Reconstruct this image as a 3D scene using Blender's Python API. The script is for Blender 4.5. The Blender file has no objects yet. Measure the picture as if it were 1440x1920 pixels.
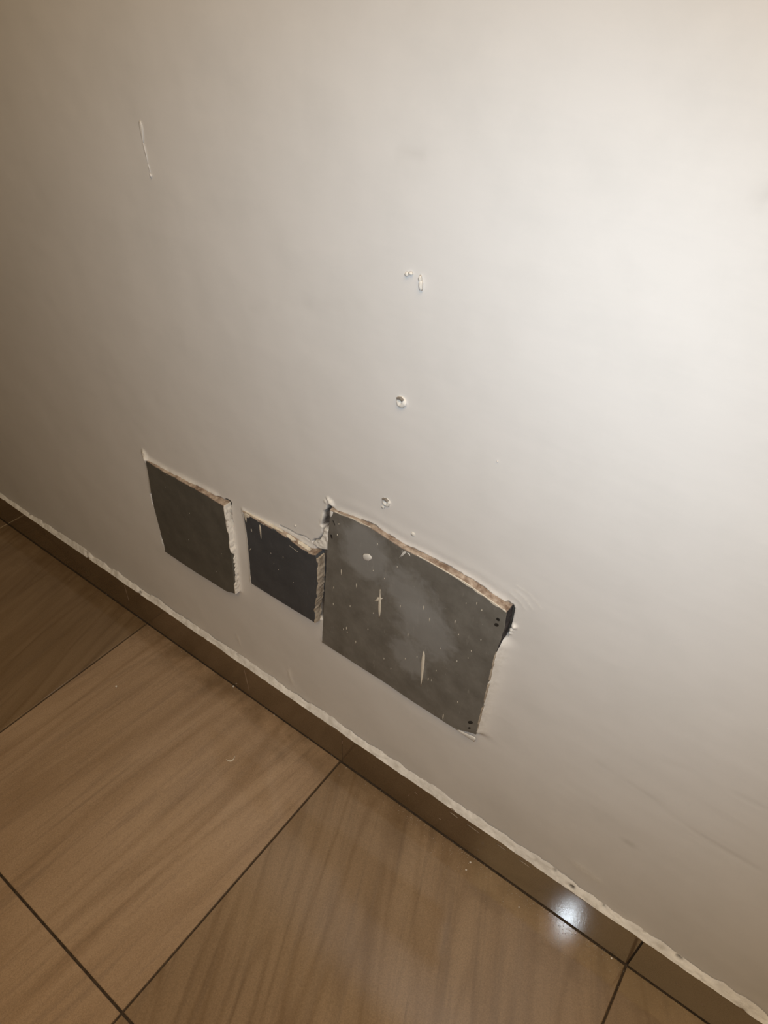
import bpy, bmesh, math, random
import numpy as np
from mathutils import Matrix, Vector

scene = bpy.context.scene
col = scene.collection
rng = np.random.default_rng(7)
random.seed(7)

# ------------------------------------------------------------------ camera, light, exposure
# world frame: the wall is the plane y = 0 (room on the -y side), x runs along it, floor z = 0, metres
CAM = Vector((1.0910, -0.5783, 1.2652))
RIGHT = Vector((0.8047, 0.5931, 0.0244)); UP = Vector((-0.3911, 0.4988, 0.7735)); FWD = Vector((-0.4466, 0.6320, -0.6333))
cd = bpy.data.cameras.new('camera'); cam = bpy.data.objects.new('camera', cd); col.objects.link(cam)
m = Matrix((RIGHT, UP, -FWD)).transposed().to_4x4(); m.translation = CAM
cam.matrix_world = m
cd.sensor_fit = 'VERTICAL'; cd.sensor_height = 36.0; cd.lens = 1281.4 / 1920 * 36.0
cd.clip_start = 0.01
scene.camera = cam

scene.view_settings.view_transform = 'Standard'; scene.view_settings.look = 'None'
scene.view_settings.gamma = 1.0; scene.view_settings.use_curve_mapping = False
scene.view_settings.exposure = 0.0
scene.cycles.use_denoising = True; scene.cycles.blur_glossy = 0.0

world = bpy.data.worlds.new('room_ambient'); scene.world = world; world.use_nodes = True
bg = world.node_tree.nodes['Background']
bg.inputs['Color'].default_value = (1.0, 0.66, 0.36, 1); bg.inputs['Strength'].default_value = 0.012

# the phone's own flash, right beside its lens
fl = bpy.data.lights.new('phone_flash', 'SPOT'); fl.energy = 19.4; fl.shadow_soft_size = 0.006; fl.color = (0.80, 0.91, 1.0)
fl.spot_size = math.radians(120); fl.spot_blend = 1.0
fo = bpy.data.objects.new('phone_flash', fl); col.objects.link(fo); fo.matrix_world = m; fo.location = CAM - UP * 0.014
# warm ceiling light of the room, wide and soft, above and behind the photographer
rl = bpy.data.lights.new('room_lamp', 'AREA'); rl.shape = 'DISK'; rl.size = 1.8; rl.energy = 36.0; rl.color = (1.0, 0.68, 0.33)
ro = bpy.data.objects.new('room_lamp', rl); col.objects.link(ro); ro.location = (1.45, -1.25, 2.5)

# ------------------------------------------------------------------ helpers
def tag(o, label=None, cat=None, group=None, kind=None):
    if label: o['label'] = label
    if cat: o['category'] = cat
    if group: o['group'] = group
    if kind: o['kind'] = kind
    return o

def link(name, me, mat=None, parent=None, smooth=False):
    o = bpy.data.objects.new(name, me); col.objects.link(o)
    if mat is not None: me.materials.append(mat)
    if smooth: me.polygons.foreach_set('use_smooth', [True] * len(me.polygons))
    if parent is not None: o.parent = parent
    return o

def mesh(name, verts, faces, mat=None, parent=None, smooth=False):
    me = bpy.data.meshes.new(name); me.from_pydata([tuple(map(float, v)) for v in verts], [], faces); me.update()
    bm = bmesh.new(); bm.from_mesh(me); bmesh.ops.recalc_face_normals(bm, faces=bm.faces); bm.to_mesh(me); bm.free()
    return link(name, me, mat, parent, smooth)

def empty(name, loc=(0, 0, 0)):
    o = bpy.data.objects.new(name, None); col.objects.link(o); o.location = loc; o.empty_display_size = 0.05
    return o

def vnoise(x, z, s, seed):
    """smooth value noise in -1..1"""
    r = np.random.default_rng(seed); T = r.uniform(-1, 1, (256, 256))
    u = np.asarray(x) * s + 1000.0; v = np.asarray(z) * s + 1000.0
    i = np.floor(u).astype(int); j = np.floor(v).astype(int); fu = u - i; fv = v - j
    fu = fu * fu * (3 - 2 * fu); fv = fv * fv * (3 - 2 * fv)
    a = T[i % 256, j % 256]; b = T[(i + 1) % 256, j % 256]; c = T[i % 256, (j + 1) % 256]; d = T[(i + 1) % 256, (j + 1) % 256]
    return (a * (1 - fu) + b * fu) * (1 - fv) + (c * (1 - fu) + d * fu) * fv

def fbm(x, z, s, seed, o=4):
    t = 0; a = 1.0; n = 0
    for k in range(o): t = t + a * vnoise(x, z, s * 2 ** k, seed + k); n += a; a *= 0.5
    return t / n

def sstep(a, b, x):
    t = np.clip((x - a) / (b - a), 0, 1); return t * t * (3 - 2 * t)

def seg_dist(X, Z, pts, closed=False):
    d = np.full(np.shape(X), 9.0); q = list(pts) + ([pts[0]] if closed else [])
    for (x0, z0), (x1, z1) in zip(q[:-1], q[1:]):
        dx, dz = x1 - x0, z1 - z0; L = dx * dx + dz * dz + 1e-12
        t = np.clip(((X - x0) * dx + (Z - z0) * dz) / L, 0, 1)
        d = np.minimum(d, np.hypot(X - x0 - t * dx, Z - z0 - t * dz))
    return d

def inside(X, Z, poly):
    r = np.zeros(np.shape(X), bool); n = len(poly)
    for k in range(n):
        x0, z0 = poly[k]; x1, z1 = poly[(k + 1) % n]
        c = ((z0 > Z) != (z1 > Z)) & (X < (x1 - x0) * (Z - z0) / ((z1 - z0) if z1 != z0 else 1e-9) + x0)
        r ^= c
    return r

def sdf(X, Z, poly):
    return np.where(inside(X, Z, poly), -1, 1) * seg_dist(X, Z, poly, True)

# ------------------------------------------------------------------ material helpers
class NT:
    def __init__(s, name):
        s.m = bpy.data.materials.new(name); s.m.use_nodes = True; s.t = s.m.node_tree
        s.b = s.t.nodes['Principled BSDF']
    def n(s, kind, **kw):
        nd = s.t.nodes.new('ShaderNode' + kind)
        for k, v in kw.items():
            if k in nd.inputs: nd.inputs[k].default_value = v
            else: setattr(nd, k, v)
        return nd
    def l(s, a, b): s.t.links.new(a, b)
    def coord(s, scale=(1, 1, 1), rot=(0, 0, 0), loc=(0, 0, 0)):
        tc = s.n('TexCoord'); mp = s.n('Mapping')
        mp.inputs['Scale'].default_value = scale; mp.inputs['Rotation'].default_value = rot; mp.inputs['Location'].default_value = loc
        s.l(tc.outputs['Object'], mp.inputs['Vector']); return mp.outputs['Vector']
    def noise(s, vec, scale, detail=4, rough=0.55, dist=0.0):
        nd = s.n('TexNoise'); nd.inputs['Scale'].default_value = scale; nd.inputs['Detail'].default_value = detail
        nd.inputs['Roughness'].default_value = rough; nd.inputs['Distortion'].default_value = dist
        s.l(vec, nd.inputs['Vector']); return nd.outputs['Fac']
    def ramp(s, fac, stops):
        nd = s.n('ValToRGB'); e = nd.color_ramp.elements
        while len(e) < len(stops): e.new(0.5)
        for k, (p, c) in enumerate(stops):
            e[k].position = p; e[k].color = (*c, 1) if len(c) == 3 else c
        s.l(fac, nd.inputs['Fac']); return nd.outputs['Color']
    def gray(s, fac, a, b):
        return s.ramp(fac, [(a, (0, 0, 0)), (b, (1, 1, 1))])
    def mix(s, fac, a, b, blend='MIX'):
        nd = s.n('MixRGB'); nd.blend_type = blend
        if hasattr(fac, 'links'): s.l(fac, nd.inputs[0])
        else: nd.inputs[0].default_value = fac
        for k, v in ((1, a), (2, b)):
            if hasattr(v, 'links'): s.l(v, nd.inputs[k])
            else: nd.inputs[k].default_value = (*v, 1)
        return nd.outputs[0]
    def math(s, op, a, b):
        nd = s.n('Math'); nd.operation = op
        for k, v in ((0, a), (1, b)):
            if hasattr(v, 'links'): s.l(v, nd.inputs[k])
            else: nd.inputs[k].default_value = v
        return nd.outputs[0]
    def attr(s, name):
        nd = s.n('Attribute'); nd.attribute_name = name; return nd.outputs['Fac']
    def bump(s, h, strength, dist=0.001):
        nd = s.n('Bump'); nd.inputs['Strength'].default_value = strength; nd.inputs['Distance'].default_value = dist
        s.l(h, nd.inputs['Height']); s.l(nd.outputs['Normal'], s.b.inputs['Normal']); return nd
    def base(s, c):
        if hasattr(c, 'links'): s.l(c, s.b.inputs['Base Color'])
        else: s.b.inputs['Base Color'].default_value = (*c, 1)
    def rough(s, r):
        if hasattr(r, 'links'): s.l(r, s.b.inputs['Roughness'])
        else: s.b.inputs['Roughness'].default_value = r

def mat_wall():
    t = NT('wall_paint'); v = t.coord()
    big = t.noise(v, 2.2, 3); mot = t.noise(v, 9.0, 5, 0.6)
    c = t.ramp(big, [(0.3, (0.735, 0.722, 0.715)), (0.7, (0.765, 0.752, 0.742))])
    c = t.mix(t.gray(mot, 0.45, 0.8), c, (0.70, 0.69, 0.68))
    # bare filler: whiter and chalky
    fil = t.noise(v, 160.0, 5, 0.7)
    fc = t.ramp(fil, [(0.3, (0.70, 0.67, 0.62)), (0.65, (0.90, 0.885, 0.86))])
    c = t.mix(t.attr('bare'), c, fc)
    # grey scuffs, bare cement in broken places, painted shade in hollows and gaps
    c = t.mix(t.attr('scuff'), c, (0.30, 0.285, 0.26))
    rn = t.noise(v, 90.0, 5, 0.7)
    c = t.mix(t.attr('raw_shade'), c, t.ramp(rn, [(0.3, (0.05, 0.042, 0.038)), (0.75, (0.17, 0.145, 0.125))]))
    t.base(c); t.rough(0.5)
    t.b.inputs['Specular IOR Level'].default_value = 0.35
    v2 = t.coord((1.0, 1.0, 5.0), (0, 0.55, 0)); tro = t.noise(v2, 6.0, 3, 0.5)
    fine = t.noise(v, 260.0, 3, 0.6)
    h = t.math('ADD', t.math('MULTIPLY', tro, 1.0), t.math('MULTIPLY', fine, 0.10))
    t.bump(h, 0.30, 0.0016)
    return t.m

def mat_filler():
    t = NT('chalky_filler'); v = t.coord()
    n = t.noise(v, 55.0, 6, 0.7); st = t.noise(t.coord((6, 40, 40)), 3.0, 5, 0.65)
    c = t.ramp(n, [(0.25, (0.60, 0.58, 0.54)), (0.5, (0.84, 0.83, 0.81)), (0.75, (0.90, 0.895, 0.88))])
    c = t.mix(t.gray(st, 0.55, 0.75), c, (0.60, 0.57, 0.52))
    c = t.mix(t.attr('raw_shade'), c, (0.10, 0.085, 0.07))
    c = t.mix(t.attr('paint'), c, (0.75, 0.737, 0.727))
    t.base(c); t.rough(0.85); t.b.inputs['Specular IOR Level'].default_value = 0.2
    t.bump(t.noise(v, 220.0, 4, 0.7), 0.5, 0.001)
    return t.m

def mat_tile(name, ang, seed, dark=1.0, freq=1.0, wall_band=True, gloss=0.07, rel=0.11, tint=(1, 1, 1)):
    t = NT(name)
    v = t.coord((1, 1, 1), (0, 0, ang), (seed * 1.37, seed * 0.71, 0.0))
    st = t.n('Mapping'); st.inputs['Scale'].default_value = (7.5 * freq, 0.85, 1); t.l(v, st.inputs['Vector'])
    vein = t.noise(st.outputs['Vector'], 1.5, 5, 0.62, 0.9)
    st2 = t.n('Mapping'); st2.inputs['Scale'].default_value = (34 * freq, 1.6, 1); t.l(v, st2.inputs['Vector'])
    fine = t.noise(st2.outputs['Vector'], 2.0, 4, 0.6, 0.4)
    big = t.noise(v, 2.3, 2, 0.5)
    grain = t.noise(v, 520.0, 2, 0.7)
    d = dark
    c = t.ramp(vein, [(0.28, (0.150 * d, 0.094 * d, 0.047 * d)), (0.40, (0.215 * d, 0.142 * d, 0.078 * d)), (0.52, (0.252 * d, 0.171 * d, 0.098 * d)), (0.75, (0.285 * d, 0.199 * d, 0.118 * d))])
    c = t.mix(t.gray(fine, 0.50, 0.68), c, (0.180 * d, 0.122 * d, 0.072 * d))
    c = t.mix(0.35, c, t.ramp(big, [(0.35, (0.19 * d, 0.132 * d, 0.080 * d)), (0.65, (0.275 * d, 0.200 * d, 0.130 * d))]))
    # thin meandering veins: contour lines of a stretched, smooth noise
    st3 = t.n('Mapping'); st3.inputs['Scale'].default_value = (3.4 * freq, 0.34, 1); t.l(v, st3.inputs['Vector'])
    nz = t.noise(st3.outputs['Vector'], 2.0, 2, 0.4, 0.15)
    for lv, wd, am in ((0.42, 0.020, 0.34), (0.52, 0.030, 0.26), (0.60, 0.016, 0.32)):
        dist = t.math('ABSOLUTE', t.math('SUBTRACT', nz, lv), 0.0)
        ln = t.ramp(dist, [(0.0, (am, am, am)), (wd, (0, 0, 0))])
        c = t.mix(ln, c, (0.130 * d, 0.080 * d, 0.040 * d))
    c = t.mix(0.5, c, t.ramp(grain, [(0.3, (0.35, 0.35, 0.35)), (0.7, (0.65, 0.65, 0.65))]), 'OVERLAY')
    if wall_band:  # tiles turn darker in blotches towards the skirting
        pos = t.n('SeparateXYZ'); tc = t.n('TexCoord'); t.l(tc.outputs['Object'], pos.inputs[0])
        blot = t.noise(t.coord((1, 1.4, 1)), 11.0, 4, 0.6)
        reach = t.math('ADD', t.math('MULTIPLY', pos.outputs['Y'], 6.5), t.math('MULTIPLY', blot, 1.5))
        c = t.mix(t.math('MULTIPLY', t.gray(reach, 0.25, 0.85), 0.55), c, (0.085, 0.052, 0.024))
    if tint != (1, 1, 1): c = t.mix(1.0, c, tint, 'MULTIPLY')
    t.base(c); t.rough(gloss)
    t.b.inputs['Specular IOR Level'].default_value = 0.7
    t.bump(t.noise(v, 380.0, 3, 0.7), rel, 0.0003)
    return t.m

def mat_flat(name, c1, c2, scale=120.0, rough=0.8, bump=0.4, spec=0.3, lo=0.35, hi=0.65, detail=4):
    t = NT(name); v = t.coord(); n = t.noise(v, scale, detail, 0.65)
    t.base(t.ramp(n, [(lo, c1), (hi, c2)])); t.rough(rough); t.b.inputs['Specular IOR Level'].default_value = spec
    t.bump(n, bump, 0.0008); return t.m

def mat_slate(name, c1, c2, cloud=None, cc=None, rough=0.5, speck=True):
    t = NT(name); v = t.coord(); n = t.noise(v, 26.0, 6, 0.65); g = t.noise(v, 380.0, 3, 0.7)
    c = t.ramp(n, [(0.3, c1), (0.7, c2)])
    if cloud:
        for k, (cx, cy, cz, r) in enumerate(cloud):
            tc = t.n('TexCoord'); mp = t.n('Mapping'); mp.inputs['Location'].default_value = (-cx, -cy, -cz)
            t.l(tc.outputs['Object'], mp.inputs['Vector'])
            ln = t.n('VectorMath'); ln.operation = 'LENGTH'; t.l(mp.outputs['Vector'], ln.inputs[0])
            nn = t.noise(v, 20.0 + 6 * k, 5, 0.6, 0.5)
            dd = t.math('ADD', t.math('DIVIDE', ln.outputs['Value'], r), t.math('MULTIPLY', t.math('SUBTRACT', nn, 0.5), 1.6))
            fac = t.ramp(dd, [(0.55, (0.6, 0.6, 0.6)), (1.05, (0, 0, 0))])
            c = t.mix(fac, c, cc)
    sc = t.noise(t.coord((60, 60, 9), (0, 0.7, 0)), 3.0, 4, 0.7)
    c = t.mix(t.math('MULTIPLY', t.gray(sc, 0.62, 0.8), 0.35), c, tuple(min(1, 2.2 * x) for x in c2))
    if speck:
        vo = t.n('TexVoronoi'); vo.inputs['Scale'].default_value = 150.0; t.l(v, vo.inputs['Vector'])
        sp = t.ramp(vo.outputs['Distance'], [(0.07, (1, 1, 1)), (0.13, (0, 0, 0))])
        pick = t.gray(t.noise(v, 33.0, 2, 0.5), 0.52, 0.62)
        c = t.mix(t.math('MULTIPLY', t.math('MULTIPLY', sp, pick), 0.45), c, (0.42, 0.40, 0.36))
    t.base(c); t.rough(rough); t.b.inputs['Specular IOR Level'].default_value = 0.3
    t.bump(g, 0.15, 0.0006); return t.m

M_WALL = mat_wall(); M_FILL = mat_filler()
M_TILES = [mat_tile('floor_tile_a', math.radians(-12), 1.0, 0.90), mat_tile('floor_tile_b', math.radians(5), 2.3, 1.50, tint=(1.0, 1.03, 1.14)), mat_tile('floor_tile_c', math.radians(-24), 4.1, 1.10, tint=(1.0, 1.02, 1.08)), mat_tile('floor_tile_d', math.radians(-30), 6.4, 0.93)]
M_SKIRT = mat_tile('skirting_tile', math.radians(90), 3.3, 0.70, wall_band=False, gloss=0.07, rel=0.16)
M_GROUT = mat_flat('dark_grout', (0.030, 0.021, 0.013), (0.070, 0.048, 0.030), 200, 0.9)
M_CREAM = mat_flat('cream_paint', (0.62, 0.57, 0.48), (0.76, 0.71, 0.62), 60, 0.5, 0.2)
M_WHITE = mat_flat('white_paint_splash', (0.70, 0.69, 0.66), (0.80, 0.79, 0.77), 60, 0.45, 0.15)
M_FIBRE = mat_flat('dusty_fibre_edge', (0.19, 0.130, 0.095), (0.48, 0.40, 0.33), 95, 0.9, 0.8, detail=6)
M_EDGEWHITE = mat_flat('plastered_edge', (0.36, 0.31, 0.27), (0.86, 0.83, 0.78), 75, 0.85, 0.9, lo=0.30, hi=0.46, detail=6)
M_EDGEBEIGE = mat_flat('beige_edge', (0.30, 0.24, 0.18), (0.60, 0.53, 0.44), 85, 0.9, 0.9, detail=6)
M_DARK = mat_flat('black_spot', (0.012, 0.011, 0.010), (0.035, 0.032, 0.028), 100, 0.7, 0.2)
M_GAP_SHADE = mat_flat('dark_gap_shade', (0.020, 0.018, 0.021), (0.075, 0.066, 0.068), 110, 0.9, 0.8)
M_CHIP = mat_flat('plaster_crumb', (0.62, 0.60, 0.56), (0.82, 0.80, 0.77), 150, 0.85, 0.8)

# ------------------------------------------------------------------ measured outlines on the wall (x, z)
PL = [(.1532,.5426),(.2125,.5412),(.2654,.5443),(.3184,.5458),(.3631,.5444),(.3622,.5104),(.3636,.4846),(.3625,.45),(.3640,.4436),(.3608,.3806),(.357,.3304),(.3298,.3201),(.2344,.3145),(.1468,.3143),(.1465,.3586),(.1438,.4257),(.145,.4595),(.1509,.5072)]
PM = [(.3983,.5451),(.4183,.5458),(.4491,.5472),(.4888,.5496),(.5193,.548),(.5452,.5439),(.5656,.5493),(.569,.5442),(.5689,.5078),(.5646,.4568),(.5569,.4212),(.5562,.3881),(.4932,.382),(.3945,.3747),(.4007,.4987)]
PR = [(.5913,.646),(.6335,.6527),(.667,.6539),(.7208,.6477),(.7565,.6493),(.8201,.6468),(.8834,.6355),(.8843,.6013),(.8797,.555),(.8779,.4829),(.8738,.3571),(.8364,.3378),(.7435,.3351),(.7117,.3367),(.6452,.335),(.561,.3333),(.5742,.4855),(.5851,.5998)]
# plate planes: depth in front of the wall = a + b*x + c*z
DL = (.00389, .02882, -.00518); DM = (-.02004, .06091, -.0024); DR = (-.01357, .03119, -.00076)
def depth(P, x, z): return P[0] + P[1] * x + P[2] * z
CRATER = [(.5841,.6485),(.5814,.643),(.5804,.6375),(.5765,.6322),(.5748,.6222),(.5718,.6137),(.5696,.603),(.573,.6007),(.5817,.6024),(.60,.6033),(.60,.645),(.5874,.6501)]
PATCH = [(.5722,.5971),(.5707,.5878),(.5661,.5778),(.5615,.5699),(.5537,.5657),(.5501,.5582),(.5553,.5533),(.5661,.5538),(.5747,.5565),(.5835,.5647),(.5849,.6048)]
CRACK = [(.573,.6007),(.5719,.5959),(.5712,.5881),(.5669,.5786),(.562,.5705),(.5546,.5665),(.5498,.5594)]
CRACK2 = [(.4815,.5562),(.4999,.5576),(.517,.5567),(.5339,.5615),(.5436,.559)]
SK_H, SK_T = 0.1026, 0.009

# ------------------------------------------------------------------ wall: a real relief, finer where it is damaged
def axis(lo, hi, a, b, fine, coarse):
    return np.concatenate([np.linspace(lo, a, max(2, int((a - lo) / coarse)), endpoint=False), np.linspace(a, b, int((b - a) / fine), endpoint=False), np.linspace(b, hi, max(2, int((hi - b) / coarse)))])
xs = axis(-2.6, 3.6, 0.10, 0.93, 0.0013, 0.0075)
zs = axis(0.0, 2.7, 0.285, 0.70, 0.0013, 0.0075)
X, Z = np.meshgrid(xs, zs, indexing='ij')
H = 0.0022 * fbm(X, Z, 2.2, 11, 3) + 0.0005 * fbm(X, Z, 14, 21, 3)
bare = np.zeros_like(X); scuff = np.zeros_like(X); raw_shade = np.zeros_like(X)
N1 = fbm(X, Z, 70, 31, 3); N2 = fbm(X, Z, 160, 41, 3)
flat = np.ones_like(X)
dl = sdf(X, Z, PL) + 0.0014 * N1; dm = sdf(X, Z, PM) + 0.0014 * N1; dr = sdf(X, Z, PR) + 0.0014 * N1
near = np.minimum(np.minimum(dl, dm), dr)
H *= 0.25 + 0.75 * sstep(0.0, 0.05, near)
def lip(d, w, h, msk, br=1.0):
    global H, bare
    k = np.exp(-np.clip(d, 0, 1) ** 2 / (2 * w * w)) * (d > 0) * msk
    H = H + h * k * (1 + 0.7 * N1)
    bare = np.maximum(bare, br * k * np.clip(0.6 + 0.9 * N1, 0, 1))
def boxm(x0, x1, z0, z1, s=0.006):
    return sstep(x0 - s, x0 + s, X) * sstep(x1 + s, x1 - s, X) * sstep(z0 - s, z0 + s, Z) * sstep(z1 + s, z1 - s, Z)
# plaster lips along the plates
lip(dl, .0045, .0030, boxm(.13, .34, .535, .575)); lip(dl, .0045, .0032, boxm(.12, .156, .44, .57), .25); lip(dl, .003, .0015, boxm(.355, .40, .30, .48), .8)
lip(dm, .004, .0010, boxm(.39, .55, .535, .575), .5); lip(dm, .003, .0018, boxm(.38, .405, .37, .555), .15); lip(dm, .003, .0014, boxm(.38, .56, .36, .392), .1)
lip(dr, .0040, .0014, boxm(.60, .90, .63, .68), .8); lip(dr, .003, .0014, boxm(.55, .87, .32, .342), .25)
# filler banked up against the right side of the large plate
bk = boxm(.86, .93, .350, .570, .012) * (dr > -.002)
H += .0118 * np.exp(-np.clip(dr, 0, 1) / .008) * bk * (1 + .25 * N1); bare = np.maximum(bare, .85 * np.exp(-(np.clip(dr, 0, 1) / .011) ** 2) * bk * np.clip(.75 + .7 * N1, 0, 1))
H = H + 0.0006 * np.exp(-((dr - .018) / .009) ** 2) * boxm(.62, .90, .63, .70, .02)
bare = np.maximum(bare, 0.30 * sstep(.03, 0, dr) * boxm(.66, .95, .60, .70, .02) * (dr > 0))
# the plates sit in hollows of the plaster; gaps stay open at some edges
gap = np.full_like(X, -0.0012)
gap += .0056 * boxm(.356, .385, .495, .56, .005) + .0030 * boxm(.335, .372, .543, .56, .004) + .014 * boxm(.12, .1485, .322, .352, .004) + .012 * boxm(.12, .150, .425, .458, .005)
gap += .0050 * boxm(.875, .905, .575, .65, .004) + .0016 * boxm(.87, .90, .35, .362, .003) + .0018 * boxm(.55, .57, .37, .39, .004)
gap += .0035 * boxm(.645, .675, .645, .665, .004) + 0.002 * boxm(.69, .86, .64, .66, .004)
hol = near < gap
dc = sdf(X, Z, CRATER) + 0.0012 * N1 - .0016
cr = sstep(.0006, -.003, dc)
lipc = np.exp(-np.clip(dc, 0, 1) ** 2 / (2 * .003 ** 2)) * (dc > 0)
bare = np.maximum(bare, lipc * 0.95); H += .0012 * lipc * N1
H -= cr * (.012 + .0025 * N2); raw_shade = np.maximum(raw_shade, sstep(0.0, -.0015, dc)); 
# gap between the middle and the large plate, its shade painted dark
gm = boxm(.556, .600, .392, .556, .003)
H -= gm * .006; raw_shade = np.maximum(raw_shade, gm)
# chalky broken patch and the cracks
dp = sdf(X, Z, PATCH) + .0008 * N1
pa = sstep(.0004, -.0012, dp)
H = H * (1 - pa) + pa * (.0016 + .0014 * N2); bare = np.maximum(bare, pa); raw_shade *= (1 - pa)
for cr_, w, dpt in ((CRACK, .0011, .005), (CRACK2, .0009, .003)):
    d = seg_dist(X, Z, cr_) + .0006 * N1; k = sstep(w * 1.8, w * 0.5, d); H -= dpt * k; raw_shade = np.maximum(raw_shade, .85 * k)
# crumbs of plaster at the corner above the crater
for cx, cz, r, h in ((.588, .6560, .0026, .0030), (.5845, .6605, .0022, .0026), (.5925, .6540, .0024, .003), (.5905, .6590, .002, .0022), (.579, .653, .002, .002), (.148, .5495, .0045, .004), (.146, .556, .003, .002), (.8915, .603, .0026, .0035), (.8895, .595, .0018, .003), (.8885, .588, .0016, .002)):
    k = np.exp(-((X - cx) ** 2 + (Z - cz) ** 2) / (2 * r * r)); H += h * k * (1 + .5 * N2); bare = np.maximum(bare, np.clip(1.4 * k, 0, 1))
# trowel marks beside the large plate, scrape lines low on the right
for pts, w, h in ([(.8848,.6628),(.898,.6581),(.9095,.6466)], .0016, .0002), ([(.8787,.6551),(.8923,.6487),(.901,.641)], .0014, .0002), ([(.8848,.672),(.903,.668),(.920,.655)], .0014, .0001):
    d = seg_dist(X, Z, pts); k = np.exp(-d * d / (2 * w * w)); H += h * k; bare = np.maximum(bare, .45 * k)
for pts, w, s in ([(1.0431,.438),(1.0886,.4331),(1.1248,.4305),(1.1558,.4189),(1.1841,.4145),(1.2176,.4123),(1.2669,.4149)], .0035, .10), ([(1.1093,.5093),(1.1443,.5216),(1.1818,.5202),(1.2276,.5241)], .004, .04), ([(.4646,.9108),(.5304,.9305),(.5819,.9474),(.6446,.9609)], .005, .05), ([(.6852,1.1197),(.7103,1.1224)], .004, .12):
    d = seg_dist(X, Z, pts); k = np.exp(-d * d / (2 * w * w)) * np.clip(.7 + fbm(X, Z, 40, 77, 2), 0, 1); scuff = np.maximum(scuff, s * k); H -= .0002 * k
for cx, cz, rx, rz, s in ((1.1238, .3069, .012, .006, .34), (1.0024, 1.1413, .004, .010, .30), (1.09, .33, .03, .02, .06), (.49, .60, .05, .03, .05)):
    k = np.exp(-((X - cx) / rx) ** 2 - ((Z - cz) / rz) ** 2); scuff = np.maximum(scuff, s * k * np.clip(.8 + fbm(X, Z, 60, 78, 2), 0, 1))
# scraped filler just above the skirting, and a few smears
zb = Z - SK_H
sm = np.exp(-np.clip(zb, 0, 1) / .022) * np.clip(1.6 * fbm(X * .45, Z, 34, 55, 4) + .12, 0, 1)
bare = np.maximum(bare, .9 * sm); H += .0012 * sm * (1 + N1)
for pts, w in ([(.3246,.173),(.3298,.1567)], .003), ([(.4639,.1832),(.4713,.1539),(.4748,.1275)], .004), ([(1.0706,.1711),(1.107,.1665)], .006):
    d = seg_dist(X, Z, pts); k = np.exp(-d * d / (2 * w * w)) * np.clip(.6 + fbm(X, Z, 120, 91, 2), 0, 1); bare = np.maximum(bare, .8 * k); H += .001 * k
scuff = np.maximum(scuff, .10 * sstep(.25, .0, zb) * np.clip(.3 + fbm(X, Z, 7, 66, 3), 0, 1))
H = np.where(hol, -.016, H); raw_shade = np.where(hol, 1.0, raw_shade); bare = np.where(hol, 0, bare)  # hollows are coloured dark in place of their shade
# the faces that lead into a hollow pick up its painted shade
nx, nz = X.shape
V = np.empty((nx * nz, 3)); V[:, 0] = X.ravel(); V[:, 1] = -H.ravel(); V[:, 2] = Z.ravel()
idx = np.arange(nx * nz).reshape(nx, nz)
quads = np.stack([idx[:-1, :-1], idx[1:, :-1], idx[1:, 1:], idx[:-1, 1:]], -1).reshape(-1, 4)
# closed body behind the relief: eight corner vertices make the wall 0.14 m thick
base = nx * nz
xb = [xs[0], xs[-1]]; zb2 = [zs[0], zs[-1]]
extra = [(xb[0], .14, zb2[0]), (xb[1], .14, zb2[0]), (xb[1], .14, zb2[1]), (xb[0], .14, zb2[1])]
me = bpy.data.meshes.new('wall_back')
nq = len(quads); nv = base + 4
loops = quads.ravel().tolist(); sizes = [4] * nq
rims = [list(idx[:, 0][::-1]) + [base, base + 1], list(idx[-1, :][::-1]) + [base + 1, base + 2], list(idx[:, -1]) + [base + 2, base + 3], list(idx[0, :]) + [base + 3, base], [base + 1, base, base + 3, base + 2]]
for r_ in rims: loops += [int(i) for i in r_]; sizes.append(len(r_))
me.vertices.add(nv); me.vertices.foreach_set('co', np.vstack([V, extra]).ravel())
me.loops.add(len(loops)); me.loops.foreach_set('vertex_index', loops)
me.polygons.add(len(sizes)); me.polygons.foreach_set('loop_start', np.concatenate([[0], np.cumsum(sizes)[:-1]]).astype(int))
me.update(calc_edges=True); me.validate()
for nm, arr in (('bare', bare), ('scuff', scuff), ('raw_shade', raw_shade)):
    at = me.attributes.new(nm, 'FLOAT', 'POINT'); at.data.foreach_set('value', np.concatenate([arr.ravel(), np.zeros(4)]).astype(np.float32))
me.polygons.foreach_set('use_smooth', [True] * nq + [False] * 5)
wall = link('wall_back', me, M_WALL)
tag(wall, 'pale grey-white plastered wall with patched damage above the brown skirting', 'wall', kind='structure')

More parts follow.
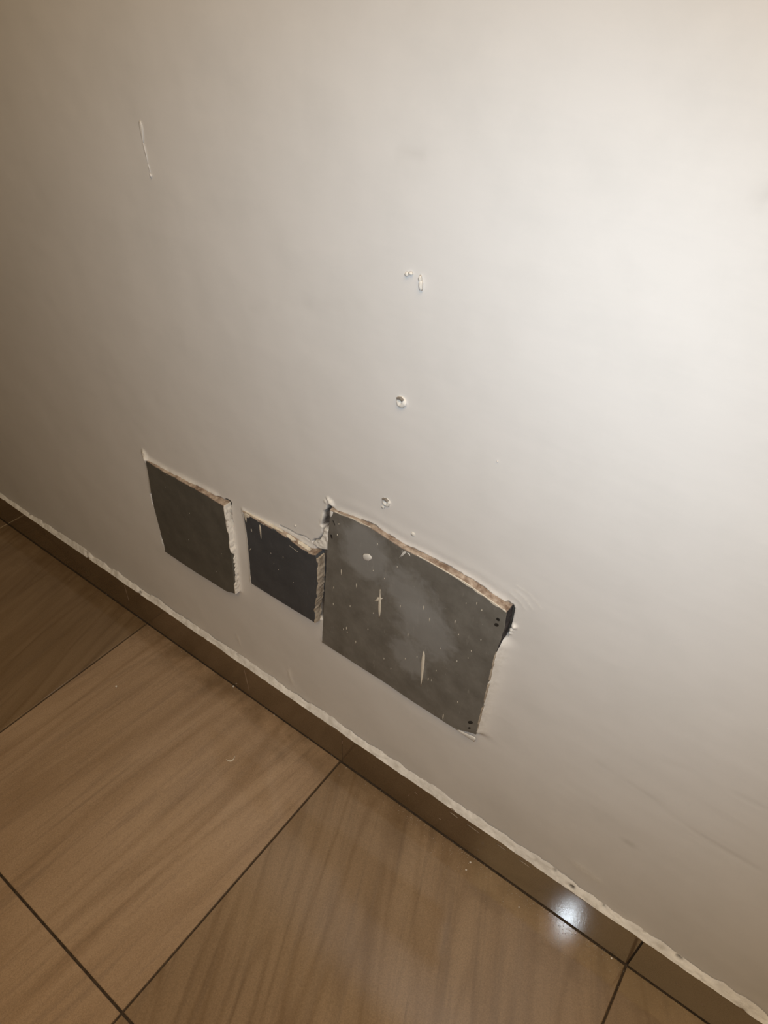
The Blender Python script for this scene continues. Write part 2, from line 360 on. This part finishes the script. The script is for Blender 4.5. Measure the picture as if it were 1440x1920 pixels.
# ------------------------------------------------------------------ floor: grout bed and separate tiles
GZ = -0.0035
floor = mesh('floor', [(-2.6, -3.0, -.03), (3.6, -3.0, -.03), (3.6, 0, -.03), (-2.6, 0, -.03), (-2.6, -3.0, GZ), (3.6, -3.0, GZ), (3.6, 0, GZ), (-2.6, 0, GZ)], [(0, 1, 2, 3), (4, 5, 6, 7), (0, 1, 5, 4), (1, 2, 6, 5), (2, 3, 7, 6), (3, 0, 4, 7)], M_GROUT)
tag(floor, 'brown veined ceramic tile floor laid in wide squares with dark joints', 'floor', kind='structure')
def tile_mesh(x0, x1, y0, y1, z0, tl, mat, parent, name='tile', b=0.0009):
    """a tile with eased edges; tl = heights of its four corners"""
    def ring(d, dz):
        q = [(x0 + d, y0 + d), (x1 - d, y0 + d), (x1 - d, y1 - d), (x0 + d, y1 - d)]
        return [(a, c, tl[k] + dz) for k, (a, c) in enumerate(q)]
    v = [(x0, y0, z0), (x1, y0, z0), (x1, y1, z0), (x0, y1, z0)] + ring(0, -b) + ring(b, 0)
    f = [(3, 2, 1, 0)] + [(k, (k + 1) % 4, 4 + (k + 1) % 4, 4 + k) for k in range(4)] + [(4 + k, 4 + (k + 1) % 4, 8 + (k + 1) % 4, 8 + k) for k in range(4)] + [(8, 9, 10, 11)]
    return mesh(name, v, f, mat, parent)
YJ = [-SK_T - .0015, -.537, -1.137, -1.737, -2.337, -2.937]
XJ = [-2.4, -1.8, -1.2, -.6, 0.0, .6, 1.2, 1.8, 2.4, 3.0, 3.6]
gx = {0.0: (.0022, .0022), .6: (.0011, .0022), 1.2: (.0016, .0016)}
for c in range(len(XJ) - 1):
    for r in range(len(YJ) - 1):
        gl = gx.get(XJ[c], (.0015, .0015)); gr = gx.get(XJ[c + 1], (.0015, .0015))
        x0 = XJ[c] + gl[1]; x1 = XJ[c + 1] - gr[0]
        y1 = YJ[r] - (.0022 if r else 0); y0 = YJ[r + 1] + .0018
        hh = {3: 0.0, 4: 0.0006, 5: -.0007, 6: -.0002}.get(c, 0.0)
        tl = [hh + random.uniform(-.0002, .0002) for _ in range(4)]
        if c == 4 and r == 0: tl = [.0002, .0010, .0014, .0004]
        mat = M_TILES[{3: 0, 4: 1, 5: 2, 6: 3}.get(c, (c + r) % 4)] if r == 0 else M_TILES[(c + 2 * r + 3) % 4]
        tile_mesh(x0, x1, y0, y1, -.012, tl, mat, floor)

# ------------------------------------------------------------------ skirting of cut floor tiles
skirt = mesh('baseboard_back', [(-2.6, -SK_T + .003, .0), (3.6, -SK_T + .003, .0), (3.6, .002, .0), (-2.6, .002, .0), (-2.6, -SK_T + .003, SK_H - .002), (3.6, -SK_T + .003, SK_H - .002), (3.6, .002, SK_H - .002), (-2.6, .002, SK_H - .002)], [(0, 1, 2, 3), (4, 5, 6, 7), (0, 1, 5, 4), (1, 2, 6, 5), (2, 3, 7, 6), (3, 0, 4, 7)], M_GROUT)
tag(skirt, 'low brown tiled skirting along the foot of the white wall', 'skirting', kind='structure')
SJ = [-2.6, -1.8, -1.2, -.6, .012, .606, 1.2, 1.8, 2.4, 3.0, 3.6]; SG = {1.2: .0016, .606: .0004}
for k in range(len(SJ) - 1):
    a = SJ[k] + SG.get(SJ[k], .0005); b_ = SJ[k + 1] - SG.get(SJ[k + 1], .0005)
    z0 = .0036; n = 24; vs = []; y_f = -SK_T; e = .0009
    off = {4: .0003, 5: 0, 6: .0004}.get(k, 0)
    fs = []
    for i in range(n + 1):
        x = a + (b_ - a) * i / n; wz = SK_H + .0009 * math.sin(x * 9.0) + .0005 * math.sin(x * 31)
        vs += [(x, y_f - off, z0), (x, y_f - off, wz - e), (x, y_f - off + e, wz), (x, -.001, wz), (x, -.001, z0)]
        if i:
            p, q = 5 * (i - 1), 5 * i
            for j in range(5): fs.append((p + j, q + j, q + (j + 1) % 5, p + (j + 1) % 5))
    fs += [(0, 1, 2, 3, 4), tuple(5 * n + j for j in (4, 3, 2, 1, 0))]
    mesh('skirting_tile', vs, fs, M_SKIRT, skirt)

# white filler smeared into the corner between skirting and wall, with chips and nicks
fx = np.arange(-2.6, 3.6, .0022); nr = 9
top_w = .0140 + .009 * fbm(fx, fx * 0, 9, 101, 3) + .008 * fbm(fx, fx * 0, 45, 111, 4)
top_w *= 1 - .45 * sstep(.05, -.45, fx)
out = SK_T - .0006 + .0010 * fbm(fx, fx * 0, 22, 121, 3)
over = .0010 * np.clip(fbm(fx, fx * 0, 35, 131, 3), -.3, 1)
nick = [(-.4474,.1088),(-.3862,.1116),(-.1911,.1035),(-.0459,.1195),(-.0134,.1225),(.0018,.1052),(.124,.1225),(.3173,.1145),(.5567,.1200),(.6495,.1205),(.7895,.1200),(.8902,.1185),(1.046,.1175),(1.0789,.1093),(1.1304,.1135),(1.1965,.117),(1.3472,.1),(-.20,.112),(.45,.118),(.70,.116),(1.25,.113)]
vs = np.zeros((len(fx), nr, 3)); rw = np.zeros((len(fx), nr)); pt = np.zeros((len(fx), nr))
for j in range(nr):
    t_ = j / (nr - 1)
    y = -out * (1 - t_) ** 0.8 - .0006
    z = SK_H + .0006 - over * (1 - t_) + top_w * t_ ** 1.15
    lump = .0015 * fbm(fx, np.full_like(fx, t_ * .02), 110, 141, 3) * math.sin(math.pi * min(1, t_ + .12))
    y = y - lump; dig = np.zeros_like(fx)
    for cx, cz in nick:
        s1 = .0046 + .0015 * math.sin(cx * 77); d2 = ((fx - cx) / s1) ** 2 + ((z - cz) / (.0032)) ** 2
        dig = np.maximum(dig, np.exp(-d2 * 1.2) * np.clip(.75 + fbm(fx, z, 330, 151, 2), 0, 1.2))
    y = y + .0045 * dig
    rw[:, j] = np.clip(1.5 * dig - .2, 0, 1); pt[:, j] = np.clip(t_ ** 5 * .9 + .55 * np.clip(fbm(fx, np.full_like(fx, t_ * .03), 28, 161, 3) + .05, 0, 1), 0, 1)
    vs[:, j, 0] = fx; vs[:, j, 1] = np.minimum(y, -.0002 if j < nr - 1 else .002); vs[:, j, 2] = z
ii = np.arange(len(fx) * nr).reshape(len(fx), nr)
fq = np.stack([ii[:-1, :-1], ii[1:, :-1], ii[1:, 1:], ii[:-1, 1:]], -1).reshape(-1, 4).tolist()
me = bpy.data.meshes.new('filler_bead'); me.from_pydata(vs.reshape(-1, 3).tolist(), [], fq); me.update()
for nm, arr in (('raw_shade', rw), ('paint', pt)):
    at = me.attributes.new(nm, 'FLOAT', 'POINT'); at.data.foreach_set('value', arr.ravel().astype(np.float32))
bead = link('filler_bead', me, M_FILL, skirt, True); tag(bead, 'rough white filler along the top of the skirting')

# ------------------------------------------------------------------ raised paint marks on a flat face
def blob(name, pts, y_of, h, mat, parent):
    """a thin raised splash: outline pts (x, z) on the face y_of, crowned in the middle"""
    n = len(pts); cx = sum(p[0] for p in pts) / n; cz = sum(p[1] for p in pts) / n
    v = [(x, y_of(x, z) + .0002, z) for x, z in pts]
    v += [(cx + (x - cx) * .8, y_of(x, z) - h * .8, cz + (z - cz) * .8) for x, z in pts]
    v.append((cx, y_of(cx, cz) - h, cz))
    f = [(k, (k + 1) % n, n + (k + 1) % n, n + k) for k in range(n)] + [(n + k, n + (k + 1) % n, 2 * n) for k in range(n)] + [tuple(range(n - 1, -1, -1))]
    return mesh(name, v, f, mat, parent, True)
def drip_pts(x0, z0, x1, z1, w, bulge=.65, n=8):
    """outline of a run that starts thin at (x0,z0), swells and thins out at (x1,z1)"""
    Lp, Rp = [], []
    for k in range(n + 1):
        t = k / n; ww = w * .5 * (math.sin(math.pi * (t ** bulge if t > 0 else 0)) ** .8 if 0 < t < 1 else .12)
        x = x0 + (x1 - x0) * t; z = z0 + (z1 - z0) * t
        Lp.append((x - ww, z)); Rp.append((x + ww, z))
    return Lp + Rp[::-1]
def ell(cx, cz, rx, rz, n=12, jit=.15, rot=0):
    o = []
    for k in range(n):
        a = 2 * math.pi * k / n; r = 1 + random.uniform(-jit, jit); u, w = rx * r * math.cos(a), rz * r * math.sin(a)
        o.append((cx + u * math.cos(rot) - w * math.sin(rot), cz + u * math.sin(rot) + w * math.cos(rot)))
    return o

# ------------------------------------------------------------------ cover plates
def resample(poly, i0, i1, step=.0035):
    pts = []; n = len(poly); k = i0
    while k != i1:
        a, b = poly[k % n], poly[(k + 1) % n]; L = math.hypot(b[0] - a[0], b[1] - a[1]); c = max(1, int(L / step))
        pts += [(a[0] + (b[0] - a[0]) * t / c, a[1] + (b[1] - a[1]) * t / c) for t in range(c)]
        k = (k + 1) % n
    return pts + [poly[i1 % n]]

def slab(poly, D, mat, parent, seed):
    """plate body: fine wobbly outline, slightly eased front edge, runs back into the hollow"""
    ring = resample(poly, 0, len(poly) - 1, .004) + resample(poly, len(poly) - 1, 0, .004)[:-1]
    ring = [ring[0]] + [q for p, q in zip(ring[:-1], ring[1:]) if math.hypot(p[0] - q[0], p[1] - q[1]) > 1e-5]
    ax = np.array([p[0] for p in ring]); az = np.array([p[1] for p in ring])
    ax = ax + .0005 * vnoise(ax, az, 130, seed); az = az + .0005 * vnoise(ax, az, 130, seed + 1)
    n = len(ring); cx, cz = ax.mean(), az.mean()
    def rg(sh, dy, back=None):
        o = []
        for k in range(n):
            d = math.hypot(ax[k] - cx, az[k] - cz); x = ax[k] - (ax[k] - cx) / d * sh; z = az[k] - (az[k] - cz) / d * sh
            o.append((x, (-depth(D, x, z) + dy) if back is None else back, z))
        return o
    v = rg(.0012, 0) + rg(.0002, .0008) + rg(.0002, 0, .0145)
    f = [tuple(range(n)), tuple(range(3 * n - 1, 2 * n - 1, -1))]
    for a in (0, 1):
        f += [(a * n + k, a * n + (k + 1) % n, (a + 1) * n + (k + 1) % n, (a + 1) * n + k) for k in range(n)]
    return mesh('plate', v, f, mat, parent)

def edge_strip(name, poly, i0, i1, D, mat, parent, seed, outn, front=.0004, back=.003, amp=.0012, chip=0.0, bite=()):
    """crumbly coating on one side of a plate; outn = outward direction in the wall plane"""
    pts = resample(poly, i0, i1, .0018); rows = 7; n = len(pts); v = []; f = []
    px = np.array([p[0] for p in pts]); pz = np.array([p[1] for p in pts])
    for lay in (1, 0):
        for j in range(rows):
            t = j / (rows - 1)
            nz_ = vnoise(px * 1.0 + pz, np.full(n, t * .012), 170, seed)
            nb = vnoise(px + pz, np.full(n, t * .012), 60, seed + 5)
            off = (.0004 + amp * np.clip(.45 + .6 * nz_ + .5 * nb, 0, 1.5)) if lay else np.full(n, -.0012)
            if j == 0 and lay: off = off * .35
            cf = chip * np.clip(vnoise(px + pz, px * 0, 90, seed + 9), 0, 1)
            for a_, b_, q_ in bite: cf = np.maximum(cf, q_ * sstep(a_ - .004, a_ + .004, pz) * sstep(b_ + .004, b_ - .004, pz) * (.8 + .4 * vnoise(px + pz, px * 0, 200, seed + 3)))
            for k in range(n):
                y0 = -depth(D, px[k], pz[k]) - front + cf[k]
                v.append((px[k] + outn[0] * off[k], y0 + (back - y0) * t, pz[k] + outn[1] * off[k]))
    for lay in (0, 1):
        b0 = lay * rows * n
        for j in range(rows - 1):
            for k in range(n - 1):
                a = b0 + j * n + k; f.append((a, a + 1, a + n + 1, a + n))
    o_ = rows * n
    for k in range(n - 1):
        f.append((k, k + 1, o_ + k + 1, o_ + k)); a = (rows - 1) * n + k; f.append((a, a + 1, o_ + a + 1, o_ + a))
    for j in range(rows - 1):
        a = j * n; f.append((a, a + n, o_ + a + n, o_ + a)); a = j * n + n - 1; f.append((a, a + n, o_ + a + n, o_ + a))
    return mesh(name, v, f, mat, parent)

M_PL = mat_slate('olive_grey_plate', (0.092, 0.088, 0.076), (0.132, 0.124, 0.108), speck=False, rough=0.62)
M_PM = mat_slate('blue_black_plate', (0.056, 0.061, 0.070), (0.080, 0.086, 0.096), speck=False, rough=0.5)
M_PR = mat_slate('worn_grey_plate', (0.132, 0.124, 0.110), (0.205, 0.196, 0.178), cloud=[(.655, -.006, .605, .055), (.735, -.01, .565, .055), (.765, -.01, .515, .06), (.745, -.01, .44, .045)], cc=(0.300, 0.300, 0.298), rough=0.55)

# left plate
pl = tag(empty('cover_plate', (.255, 0, .315)), 'plain dark olive-grey square plate with a white plastered right edge, leftmost on the wall', 'cover plate', 'dark cover plates fixed low on the wall')
# middle plate
pm = tag(empty('cover_plate', (.48, 0, .38)), 'smallest blue-black plate with peeling cream paint along its top edge', 'cover plate', 'dark cover plates fixed low on the wall')
# large plate
pr = tag(empty('cover_plate', (.725, 0, .335)), 'largest worn grey plate spattered with white paint, nearest the cracked plaster', 'cover plate', 'dark cover plates fixed low on the wall')
def adopt(root):
    for o in root.children: o.matrix_parent_inverse = Matrix.Translation(-root.location)

slab(PL, DL, M_PL, pl, 201)
edge_strip('top_edge', PL, 0, 4, DL, M_FIBRE, pl, 211, (0, 1), amp=.0016, chip=.0015)
edge_strip('side_edge', PL, 4, 10, DL, M_EDGEWHITE, pl, 221, (1, 0), amp=.0012, chip=.002, bite=((.36, .437, .006),))
fy = lambda D: (lambda x, z: -depth(D, x, z))
for x, z, w, h in ((.26, .475, .0012, .002), (.31, .36, .001, .0016), (.24, .40, .0009, .0012), (.335, .42, .0008, .0014), (.2, .505, .001, .001), (.213, .538, .003, .0015)):
    blob('paint_speck', drip_pts(x, z + h / 2, x, z - h / 2, w), fy(DL), .0003, M_WHITE, pl)
blob('paint_run', drip_pts(.1478, .352, .1475, .3155, .0026), fy(DL), .0006, M_WHITE, pl)

slab(PM, DM, M_PM, pm, 301)
tem = edge_strip('top_edge', PM, 0, 6, DM, M_FIBRE, pm, 311, (0, 1), amp=.0012, chip=.002)
edge_strip('side_edge', PM, 7, 11, DM, M_EDGEBEIGE, pm, 321, (1, 0), amp=.0016, chip=.0025)
blob('paint_flake', [(.3995,.5440),(.4040,.5452),(.4120,.5462),(.4165,.5448),(.4150,.5405),(.4105,.5385),(.4075,.5375),(.4062,.5305),(.4040,.5225),(.4015,.5290),(.4000,.5370)], fy(DM), .0006, M_CREAM, pm)
blob('paint_run', drip_pts(.4394, .5406, .4389, .5067, .0044, .5), fy(DM), .0006, M_CREAM, pm)
for x, z, x1, z1, w in ((.4155, .5178, .4157, .5097, .0022), (.4086, .4693, .4033, .4611, .0018), (.4286, .5455, .4400, .5445, .0014), (.4400, .5445, .4515, .5452, .0016), (.505, .535, .528, .533, .002), (.46, .49, .46, .488, .0012), (.49, .50, .49, .498, .0012), (.475, .462, .475, .460, .0014), (.465, .47, .465, .4685, .001), (.51, .455, .51, .4535, .001)):
    if abs(z1 - z) < .002 and abs(x1 - x) > .004:
        pts = [(x, z), ((x + x1) / 2, (z + z1) / 2 + w / 2), (x1, z1), ((x + x1) / 2, (z + z1) / 2 - w / 2)]
    else: pts = drip_pts(x, z, x1, z1, w)
    blob('paint_speck', pts, fy(DM), .0003, M_CREAM, pm)
# cream paint still clinging to the top face of the middle plate
def top_flake(x0, x1, f0, f1, zt, mat, parent, seed):
    n = 14; v = []
    for lay in (.0016, .0001):
        for side in (0, 1):
            for k in range(n + 1):
                t = k / n; x = x0 + (x1 - x0) * t; dd = depth(DM, x, .547); tap = math.sin(math.pi * min(1, max(0, t * .96 + .02))) ** .4
                a = f0 + .12 * random.uniform(-1, 1); b = f1 + .12 * random.uniform(-1, 1); mid = (a + b) / 2
                fr = mid + ((a if side == 0 else b) - mid) * tap
                zz = np.interp(x, [p[0] for p in PM[:7]], [p[1] for p in PM[:7]])
                v.append((x, -dd * (1 - fr) - .0002, zz + zt + lay))
    m_ = n + 1; f = []
    for k in range(n):
        f += [(k, k + 1, m_ + k + 1, m_ + k), (2 * m_ + k, 2 * m_ + k + 1, 3 * m_ + k + 1, 3 * m_ + k), (k, k + 1, 2 * m_ + k + 1, 2 * m_ + k), (m_ + k, m_ + k + 1, 3 * m_ + k + 1, 3 * m_ + k)]
    f += [(0, m_, 3 * m_, 2 * m_), (n, m_ + n, 3 * m_ + n, 2 * m_ + n)]
    return mesh('paint_flake', v, f, mat, parent)
top_flake(.400, .492, .15, .9, .0008, M_CREAM, tem, 1); top_flake(.500, .519, .1, .7, .0010, M_CREAM, tem, 2); top_flake(.523, .550, .25, .85, .0010, M_CREAM, tem, 3)

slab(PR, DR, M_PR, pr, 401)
ter = edge_strip('top_edge', PR, 0, 6, DR, M_FIBRE, pr, 411, (0, 1), amp=.0012)
edge_strip('side_edge', PR, 8, 10, DR, M_EDGEBEIGE, pr, 421, (1, 0), amp=.0009, chip=.003)
edge_strip('gap_shade', PR, 6, 8, DR, M_GAP_SHADE, pr, 425, (1, 0), amp=.0008, front=-.0012)  # dark strip painting the shaded gap beside this corner
R_ = fy(DR)
# cream rim of old paint along the front of the top edge and in the corner
def rim(x0, x1, w, seed, name='paint_rim'):
    n = 26; a = []; b = []
    for k in range(n + 1):
        x = x0 + (x1 - x0) * k / n; zz = float(np.interp(x, [p[0] for p in PR[:7]], [p[1] for p in PR[:7]])) + .0006
        a.append((x, zz)); b.append((x, zz - w * (.55 + .45 * float(vnoise(x, 0.0, 160, seed))) * math.sin(math.pi * (k + .5) / (n + 1)) ** .3))
    v = [(x, R_(x, z) - .0005, z) for x, z in a + b] + [(x, R_(x, z) + .0006, z) for x, z in a + b]; m_ = n + 1; f = []
    for k in range(n):
        f += [(k, k + 1, m_ + k + 1, m_ + k), (2 * m_ + k, 3 * m_ + k, 3 * m_ + k + 1, 2 * m_ + k + 1), (k, 2 * m_ + k, 2 * m_ + k + 1, k + 1), (m_ + k, m_ + k + 1, 3 * m_ + k + 1, 3 * m_ + k)]
    f += [(0, m_, 3 * m_, 2 * m_), (n, 2 * m_ + n, 3 * m_ + n, m_ + n)]
    return mesh(name, v, f, M_CREAM, ter)
rim(.600, .665, .0028, 5); rim(.745, .800, .0030, 6); rim(.800, .8825, .0042, 7)
blob('paint_splash', [(.6512,.5937),(.6526,.5966),(.6555,.5994),(.6604,.6019),(.6643,.603),(.6677,.6014),(.6692,.5987),(.6674,.5945),(.664,.5895),(.6596,.5877),(.6556,.5869),(.6521,.5879)], R_, .0012, M_WHITE, pr)
blob('paint_run', drip_pts(.6852, .5475, .6849, .4823, .0058, 1.35, 12), R_, .0009, M_CREAM, pr)
blob('paint_run', drip_pts(.7693, .4735, .7698, .3846, .0062, .62, 12), R_, .0009, M_CREAM, pr)
blob('paint_splash', [(.6738,.5147),(.6798,.5233),(.6817,.5279),(.6837,.5259),(.6916,.5323),(.6848,.5221),(.6809,.5172)], R_, .0007, M_CREAM, pr)
for q in ([(.7228,.644),(.7254,.6446),(.7147,.6244)], [(.7245,.645),(.728,.6452),(.7181,.6285)], [(.7272,.6447),(.7325,.6449),(.7346,.6403)], [(.7192,.6429),(.721,.6439),(.7199,.6394)]):
    blob('paint_speck', q, R_, .0003, M_WHITE, pr)
blob('paint_flake', [(.5895,.6346),(.5909,.6468),(.597,.6465),(.5947,.6374),(.5914,.6316)], R_, .0006, M_WHITE, pr)
STREAK = [(.6098,.5404,.0137),(.6399,.5295,.0103),(.5936,.4926,.0061),(.6779,.6326,.0049),(.5913,.4534,.0064),(.6268,.4721,.0049),(.7223,.5385,.0065),(.7622,.5647,.0103),(.8136,.5711,.008),(.739,.4893,.0092),(.7736,.5476,.0084),(.815,.3568,.0156),(.8359,.4088,.006),(.6382,.3964,.008),(.7112,.3854,.0052),(.8411,.6251,.0055),(.8259,.6138,.0037),(.7813,.4188,.0086),(.7872,.4192,.0049),(.6184,.4158,.0079),(.6121,.4073,.0053),(.6201,.406,.0053),(.6036,.6078,.0042),(.6071,.6299,.0031),(.8496,.617,.0037),(.7373,.4313,.0049),(.7962,.4999,.0033),(.8413,.5142,.0032),(.8443,.532,.0041),(.825,.4948,.0044),(.7581,.4515,.0047),(.7934,.4474,.0047),(.6716,.577,.0032),(.6922,.5739,.0031),(.7135,.6101,.003),(.6634,.4442,.0037),(.6733,.4879,.0035),(.8216,.5487,.0031),(.8555,.5631,.0029),(.6968,.3992,.0052)]
for x, z, L in STREAK:
    blob('paint_speck', drip_pts(x, z, x, z - L, .0011 + .05 * L, .8, 5), R_, .0004, M_CREAM, pr)
# black marks at the corners
for q in ([(.8766,.614),(.8754,.6124),(.8736,.6118),(.8719,.6123),(.8708,.6139),(.8709,.6158),(.8721,.6175),(.8739,.6181),(.8756,.6176),(.8766,.616)], [(.8767,.6048),(.8757,.6025),(.8737,.6008),(.8715,.6004),(.87,.6015),(.8696,.6036),(.8706,.606),(.8726,.6076),(.8748,.608),(.8763,.6069)], [(.8664,.3818),(.8656,.3784),(.8634,.3749),(.8605,.3726),(.858,.3724),(.857,.3744),(.8577,.3778),(.86,.3813),(.8629,.3836),(.8653,.3838)], [(.8641,.366),(.8638,.3641),(.8627,.3619),(.8611,.3604),(.8597,.3601),(.859,.3611),(.8593,.363),(.8605,.3652),(.8621,.3667),(.8635,.367)], ell(.5920, .5960, .0022, .0052, 12, .2, .2)):
    blob('black_mark', q, R_, .00025, M_DARK, pr)
blob('black_mark', [(.5945,.6300),(.5975,.6290),(.5998,.6240),(.5996,.6205),(.5978,.6235),(.5960,.6265)], R_, .00025, M_DARK, pr)
# lavender-white smear of filler at the lower right corner
blob('filler_smear', [(.8374,.3383),(.8466,.3434),(.8617,.3467),(.8728,.3504),(.876,.3479),(.8734,.3381),(.8686,.3377),(.8532,.3369)], R_, .0006, M_WHITE, pr)
for root in (pl, pm, pr): adopt(root)

# ------------------------------------------------------------------ plugs, dings and runs on the wall
M_PLUG_SHADE = mat_flat('plug_shade_grey', (0.16, 0.14, 0.12), (0.26, 0.235, 0.21), 100, 0.8)
WY = lambda x, z: -.0003
def plug(x, z, r, seed):
    """a stubby wall plug left in its hole, painted over and a little ragged"""
    random.seed(seed); n = 14; v = []
    prof = [(1.25, -.0005), (1.15, .0016), (.95, .0030), (.55, .0034), (.30, .0018)]
    for k, (s, h) in enumerate(prof):
        for i in range(n):
            a = 2 * math.pi * i / n; rr = r * s * (1 + random.uniform(-.12, .12))
            v.append((x + rr * math.cos(a), -h + random.uniform(-.0003, .0003) + .0007 * math.sin(a), z + rr * math.sin(a)))
    v.append((x, -.0008, z))
    f = [(k * n + i, k * n + (i + 1) % n, (k + 1) * n + (i + 1) % n, (k + 1) * n + i) for k in range(len(prof) - 1) for i in range(n)]
    f += [((len(prof) - 1) * n + i, (len(prof) - 1) * n + (i + 1) % n, len(prof) * n) for i in range(n)]
    o = mesh('wall_plug', v, f, M_CHIP, wall, True)
    sl = mesh('plug_shade', [(x - r * .9, -.0046, z + r * .95), (x, -.0048, z + r * 1.25), (x + r * .8, -.0046, z + r * .8), (x + r * .6, -.0046, z + r * .55), (x, -.0048, z + r * .85), (x - r * .6, -.0046, z + r * .7)] + [(x - r * .9, -.001, z + r * .95), (x, -.001, z + r * 1.25), (x + r * .8, -.001, z + r * .8), (x + r * .6, -.001, z + r * .55), (x, -.001, z + r * .85), (x - r * .6, -.001, z + r * .7)], [(0, 1, 4, 5), (1, 2, 3, 4), (6, 7, 1, 0), (7, 8, 2, 1), (8, 9, 3, 2), (9, 10, 4, 3), (10, 11, 5, 4), (11, 6, 0, 5)], M_PLUG_SHADE, o)  # dark crescent painting the shade at the plug's upper rim
    return o
plug(.7023, .8615, .0056, 3); plug(.6860, .7050, .0056, 5)
random.seed(21)
for pts, h in ((ell(.6811, .6943, .0028, .0030), .0020), (ell(.7020, 1.0110, .0022, .0026), .0024), (ell(.7070, 1.0130, .0026, .0018), .0026), (ell(.7188, 1.0105, .0020, .0036), .0026), (ell(.7200, 1.0035, .0024, .0056), .0030), (ell(.7308, .6729, .0036, .0034), .0018), (ell(.8334, .8343, .0010, .0010), .0010), (ell(.515, .5735, .0022, .0022), .0012)):
    blob('plaster_blob', pts, WY, h, M_CHIP, wall)
M_RUN = mat_flat('wall_paint_run', (0.75, 0.74, 0.73), (0.78, 0.77, 0.757), 60, 0.45, 0.05)
for a, b, w, h in (((.3062, 1.103), (.3050, 1.0760), .0060, .0002), ((.3048, 1.080), (.3078, 1.0540), .0030, .00025), ((.3075, 1.056), (.3092, 1.0430), .0022, .00025)):
    blob('paint_run', drip_pts(a[0], a[1], b[0], b[1], w), lambda x, z: -.0006, h, M_RUN, wall)
blob('paint_run', ell(.3094, 1.0420, .0016, .0026), lambda x, z: -.0008, .0010, M_RUN, wall)
# dried runs on the skirting
M_SKRUN = mat_flat('dried_run', (0.22, 0.15, 0.10), (0.34, 0.25, 0.18), 60, 0.5, 0.1)
SY = lambda x, z: -SK_T - .0004
for x0, z0, x1, z1, w in ((-.0537, .0985, -.0547, .0359, .0040), (.3415, .0912, .3473, .0088, .0030), (.6069, .0807, .6067, .0656, .0020)):
    blob('dried_run', drip_pts(x0, z0, x1, z1, w, .8), SY, .0005, M_SKRUN, skirt)
random.seed(33)
for x, z, L in ((.78, .075, .010), (.835, .045, .008), (.765, .05, .004), (1.27, .05, .012), (1.31, .04, .006), (.955, .092, .022), (1.0, .091, .026), (.90, .089, .030), (.86, .090, .020)):
    s_ = z > .085; k = random.uniform(.0006, .0011)
    pts = [(x - L / 2, z + .001), (x, z + k + .0005), (x + L / 2, z - .0002), (x + L * .1, z - k)]
    blob('paint_scrape', pts, SY, .0004, M_SKRUN if not s_ else M_EDGEBEIGE, skirt)

# ------------------------------------------------------------------ bits lying on the floor
def crumb(x, y, r, z, label, seed):
    random.seed(seed); bm = bmesh.new(); bmesh.ops.create_icosphere(bm, subdivisions=1, radius=r)
    for v_ in bm.verts: v_.co *= random.uniform(.7, 1.15)
    zmin = min(v_.co.z * .6 for v_ in bm.verts)
    for v_ in bm.verts: v_.co.z = v_.co.z * .6 - zmin
    me_ = bpy.data.meshes.new('plaster_crumb'); bm.to_mesh(me_); bm.free()
    o = link('plaster_crumb', me_, M_CHIP); o.location = (x, y, z)
    return tag(o, label, 'crumb', 'plaster crumbs on the floor tiles')
crumb(.0951, -.1683, .0026, .0006, 'lone white crumb in the middle of the tile below the left plate', 1)
crumb(.2989, -.0135, .0024, .0008, 'white crumb against the skirting below the gap between left and middle plates', 2)
crumb(.9131, -.0223, .0021, -.0006, 'white crumb close to the skirting, the upper of a pair left of the glare', 3)
crumb(.9137, -.0381, .0020, -.0006, 'white crumb on the floor, the lower of a pair left of the glare', 4)
crumb(1.1766, -.0145, .0018, -.0006, 'white crumb at the skirting just left of the lower right tile joint', 5)
crumb(1.0186, -.0365, .0013, -.0006, 'tiny pale crumb on the floor just left of the glare', 6)
crumb(.4212, -.0125, .0014, .0010, 'tiny crumb in the skirting corner below the middle plate', 7)
# curled shaving of paint
cps = [(.4165, -.1462), (.4200, -.1457), (.4240, -.1440), (.4268, -.1410), (.4275, -.1370), (.4262, -.1325), (.4255, -.1298)]
v = []; n = len(cps)
for k, (x, y) in enumerate(cps):
    w = .0011 * math.sin(math.pi * (k + .7) / (n + .4)); zz = .0009 + .0012 * (abs(k - 3) / 3) ** 2
    v += [(x - w, y + w, zz), (x + w, y - w, zz), (x + w * .7, y - w * .7, zz + .0012), (x - w * .7, y + w * .7, zz + .0012)]
f = [(4 * k + j, 4 * k + (j + 1) % 4, 4 * k + 4 + (j + 1) % 4, 4 * k + 4 + j) for k in range(n - 1) for j in range(4)] + [(3, 2, 1, 0), tuple(4 * (n - 1) + j for j in range(4))]
flake = mesh('paint_shaving', v, f, M_CREAM); tag(flake, 'small pale curled paint shaving lying on the floor tile', 'paint flake')
# fine dust along the foot of the skirting, too many grains to count
v = []; f = []
for k in range(620):
    x = float(np.clip(rng.normal(1.1, .22), .2, 1.5)) if k < 520 else float(rng.uniform(-.3, 1.0))
    y = -.010 - float(rng.exponential(.016)) if k < 520 else -.010 - float(rng.exponential(.008))
    if y < -.12: continue
    r = float(rng.uniform(.00022, .00055)); b0 = len(v); z = .0014 if 0 < x < .6 else .0003
    v += [(x - r, y - r * .6, z - .001), (x + r, y - r * .5, z - .001), (x, y + r, z - .001), (x, y, z + r)]
    f += [(b0, b0 + 1, b0 + 3), (b0 + 1, b0 + 2, b0 + 3), (b0 + 2, b0, b0 + 3), (b0, b0 + 2, b0 + 1)]
me = bpy.data.meshes.new('plaster_dust'); me.from_pydata(v, [], f); me.update()
dust = link('plaster_dust', me, M_CHIP); tag(dust, 'fine pale plaster dust scattered along the foot of the skirting', 'dust', kind='stuff')
